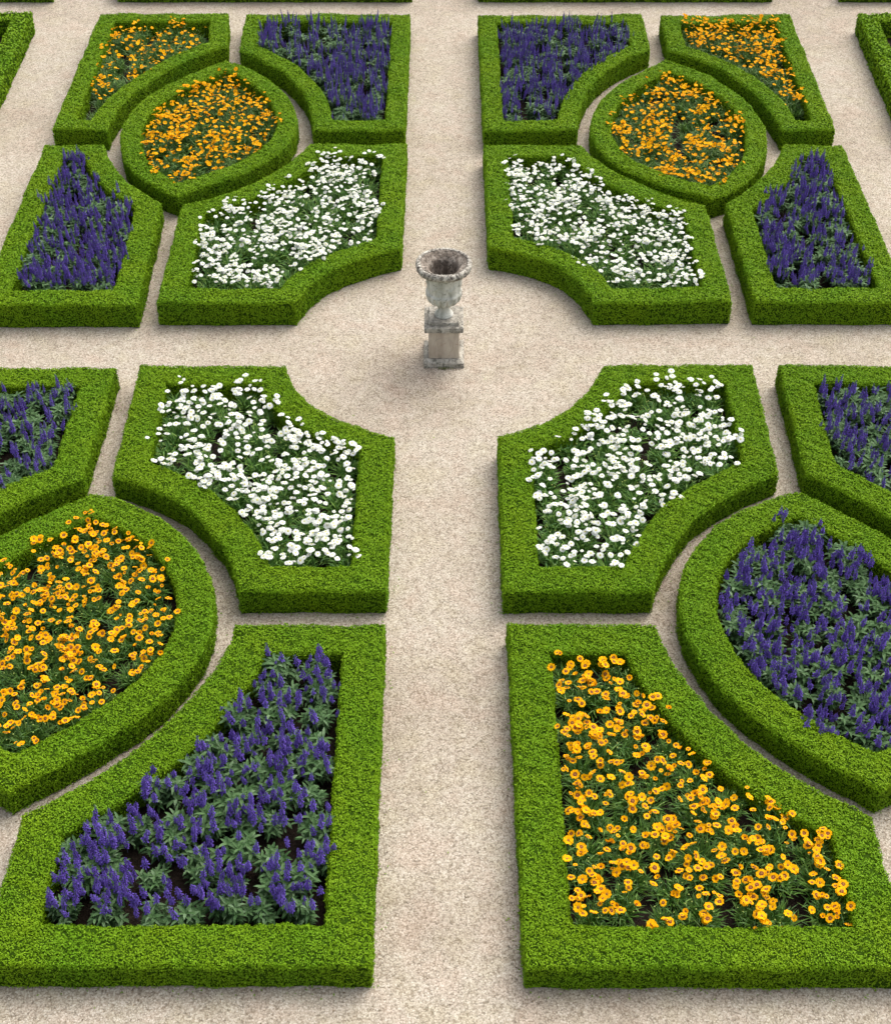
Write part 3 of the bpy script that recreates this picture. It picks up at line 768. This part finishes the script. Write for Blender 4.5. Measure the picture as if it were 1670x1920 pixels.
ped = tag(link(bpy.data.objects.new('stone_pedestal', None)), 'square tan stone pedestal with grey base and cap under the urn', 'pedestal')
ped.location = (UX, UY, 0)
mb = MB(); box_rings(mb, [(.252, -.02), (.255, .03), (.250, .068), (.235, .080), (.205, .105)]); p1 = mb.obj('plinth', [M['grey_stone']], ped); chip(p1, .006, 3, 1)
mb = MB(); box_rings(mb, [(.190, .1051), (.190, .497)], bev=.004); p2 = mb.obj('shaft', [M['tan_stone']], ped); chip(p2, .002, 3, 2)
# shallow oval carved on the front of the shaft
mb = MB(); n = 28; V = []; F = []
for k in range(n):
    a = 2 * PI * k / n
    for rr, dy in ((1.0, .0), (.96, .006), (.90, .006), (.86, .0)):
        V.append((.135 * rr * math.cos(a), -.1895 - dy, .30 + .125 * rr * math.sin(a)))
for k in range(n):
    for j in range(3):
        F.append((k * 4 + j, ((k + 1) % n) * 4 + j, ((k + 1) % n) * 4 + j + 1, k * 4 + j + 1))
mb.add(V, F, 0, True); mb.obj('carved_oval', [M['tan_stone']], ped)
mb = MB(); box_rings(mb, [(.200, .4975), (.215, .515), (.240, .528), (.243, .560), (.240, .592), (.225, .600)]); p3 = mb.obj('cap', [M['grey_stone']], ped); chip(p3, .005, 3, 3)

urn = tag(link(bpy.data.objects.new('stone_urn', None)), 'weathered pale stone urn with wide lichened rim, empty, at the crossing', 'urn')
urn.location = (UX, UY, .6005)
mb = MB(); box_rings(mb, [(.186, 0), (.188, .012), (.187, .034), (.180, .042)]); f1 = mb.obj('foot', [M['grey_stone']], urn); chip(f1, .004, 3, 4)

def lathe(prof, n, mod=None):
    V = []; F = []
    for i, (r, z) in enumerate(prof):
        for k in range(n):
            a = 2 * PI * k / n; dr, dz = mod(i, a, r, z) if mod else (0, 0)
            V.append(((r + dr) * math.cos(a), (r + dr) * math.sin(a), z + dz))
    for i in range(len(prof) - 1):
        for k in range(n):
            k2 = (k + 1) % n; F.append((i * n + k, i * n + k2, (i + 1) * n + k2, (i + 1) * n + k))
    return V, F

mb = MB()
V, F = lathe([(.112, .0425), (.118, .055), (.110, .068), (.090, .085), (.078, .11), (.072, .14), (.072, .175), (.086, .190), (.094, .200), (.086, .210), (.08, .215)], 48)
mb.add(V, F, 0, True); mb.obj('stem', [M['stone']], urn)
def bowl_mod(i, a, r, z):
    dr = 0
    if .22 < z < .375:
        e = math.sin(PI * (z - .22) / .155) ** .5
        dr = .042 * e * (abs(math.cos(a * 8)) ** .6 - .72)
    elif .41 < z < .62:      # relief: swags and ribbons
        e = math.sin(PI * (z - .41) / .21)
        sag = .49 + .07 * abs(math.sin(a * 3 + .4)); dr = .012 * math.exp(-((z - sag) / .018) ** 2) + .006 * e * max(0, math.sin(a * 6 + .8)) ** 3
        dr += .008 * math.exp(-((z - .54) / .05) ** 2) * max(0, math.cos(a * 3 + .4)) ** 12
    return dr, 0
bp = [(.08, .2155), (.105, .222), (.135, .238)]
bp += [(.135 + .083 * math.sin(t * PI / 2), .238 + .135 * (1 - math.cos(t * PI / 2)) ** .8) for t in [i / 9 for i in range(1, 10)]]
bp += [(.222, .382), (.223, .392), (.216, .402), (.205, .412)]
bp += [(.203 + .004 * (t / 16), .412 + .21 * t / 16) for t in range(1, 11)]
bp += [(.209, .565), (.216, .60), (.227, .64), (.243, .680)]
V, F = lathe(bp, 176, bowl_mod); mb = MB(); mb.add(V, F, 0, True); mb.obj('bowl', [M['stone']], urn)
rndr = random.Random(5); jr = [rndr.uniform(-1, 1) for _ in range(400)]
def rim_mod(i, a, r, z):
    if i < 11:
        k = int(a / (2 * PI) * 400) % 400
        dr = .009 * abs(math.sin(a * 17)) + .006 * math.sin(a * 5 + 1) * .5 + .0035 * jr[k]
        return dr * (1 if i > 1 else .3), .003 * jr[(k * 7) % 400] + .005 * math.sin(a * 3)
    return 0, .005 * math.sin(a * 3)
rp = [(r_, z_ + .03) for r_, z_ in [(.243, .6505), (.275, .665), (.308, .682), (.325, .700), (.335, .720), (.336, .742), (.330, .762), (.318, .776), (.302, .782), (.290, .780), (.280, .772)]]
V, F = lathe(rp, 200, rim_mod); mb = MB(); mb.add(V, F, 0, True); mb.obj('rim', [M['rim_stone']], urn)
ip = [(.281, .8015), (.255, .782), (.225, .765), (.198, .745), (.178, .715), (.170, .66), (.166, .56), (.156, .50), (.10, .48), (.001, .48)]
V, F = lathe(ip, 64, lambda i, a, r, z: (0, .004 * math.sin(a * 5 + i) + (.005 * math.sin(a * 3) if i < 2 else 0))); mb = MB(); mb.add(V, F, 0, True); mb.obj('lining', [M['urn_inside']], urn)
# weeds at the foot of the pedestal
mb = MB(); random.seed(77)
for i in range(46):
    leaf_strip(mb, (UX + random.gauss(-.0, .05), UY - .262 + random.uniform(-.03, .005), 0), random.uniform(0, 6.28), random.uniform(.5, 1.4), random.uniform(.02, .055), .006, random.uniform(.3, 1.2))
o = mb.obj('weed_tuft', [M['weed']]); tag(o, 'small tuft of dry weeds at the front foot of the pedestal', 'weed')
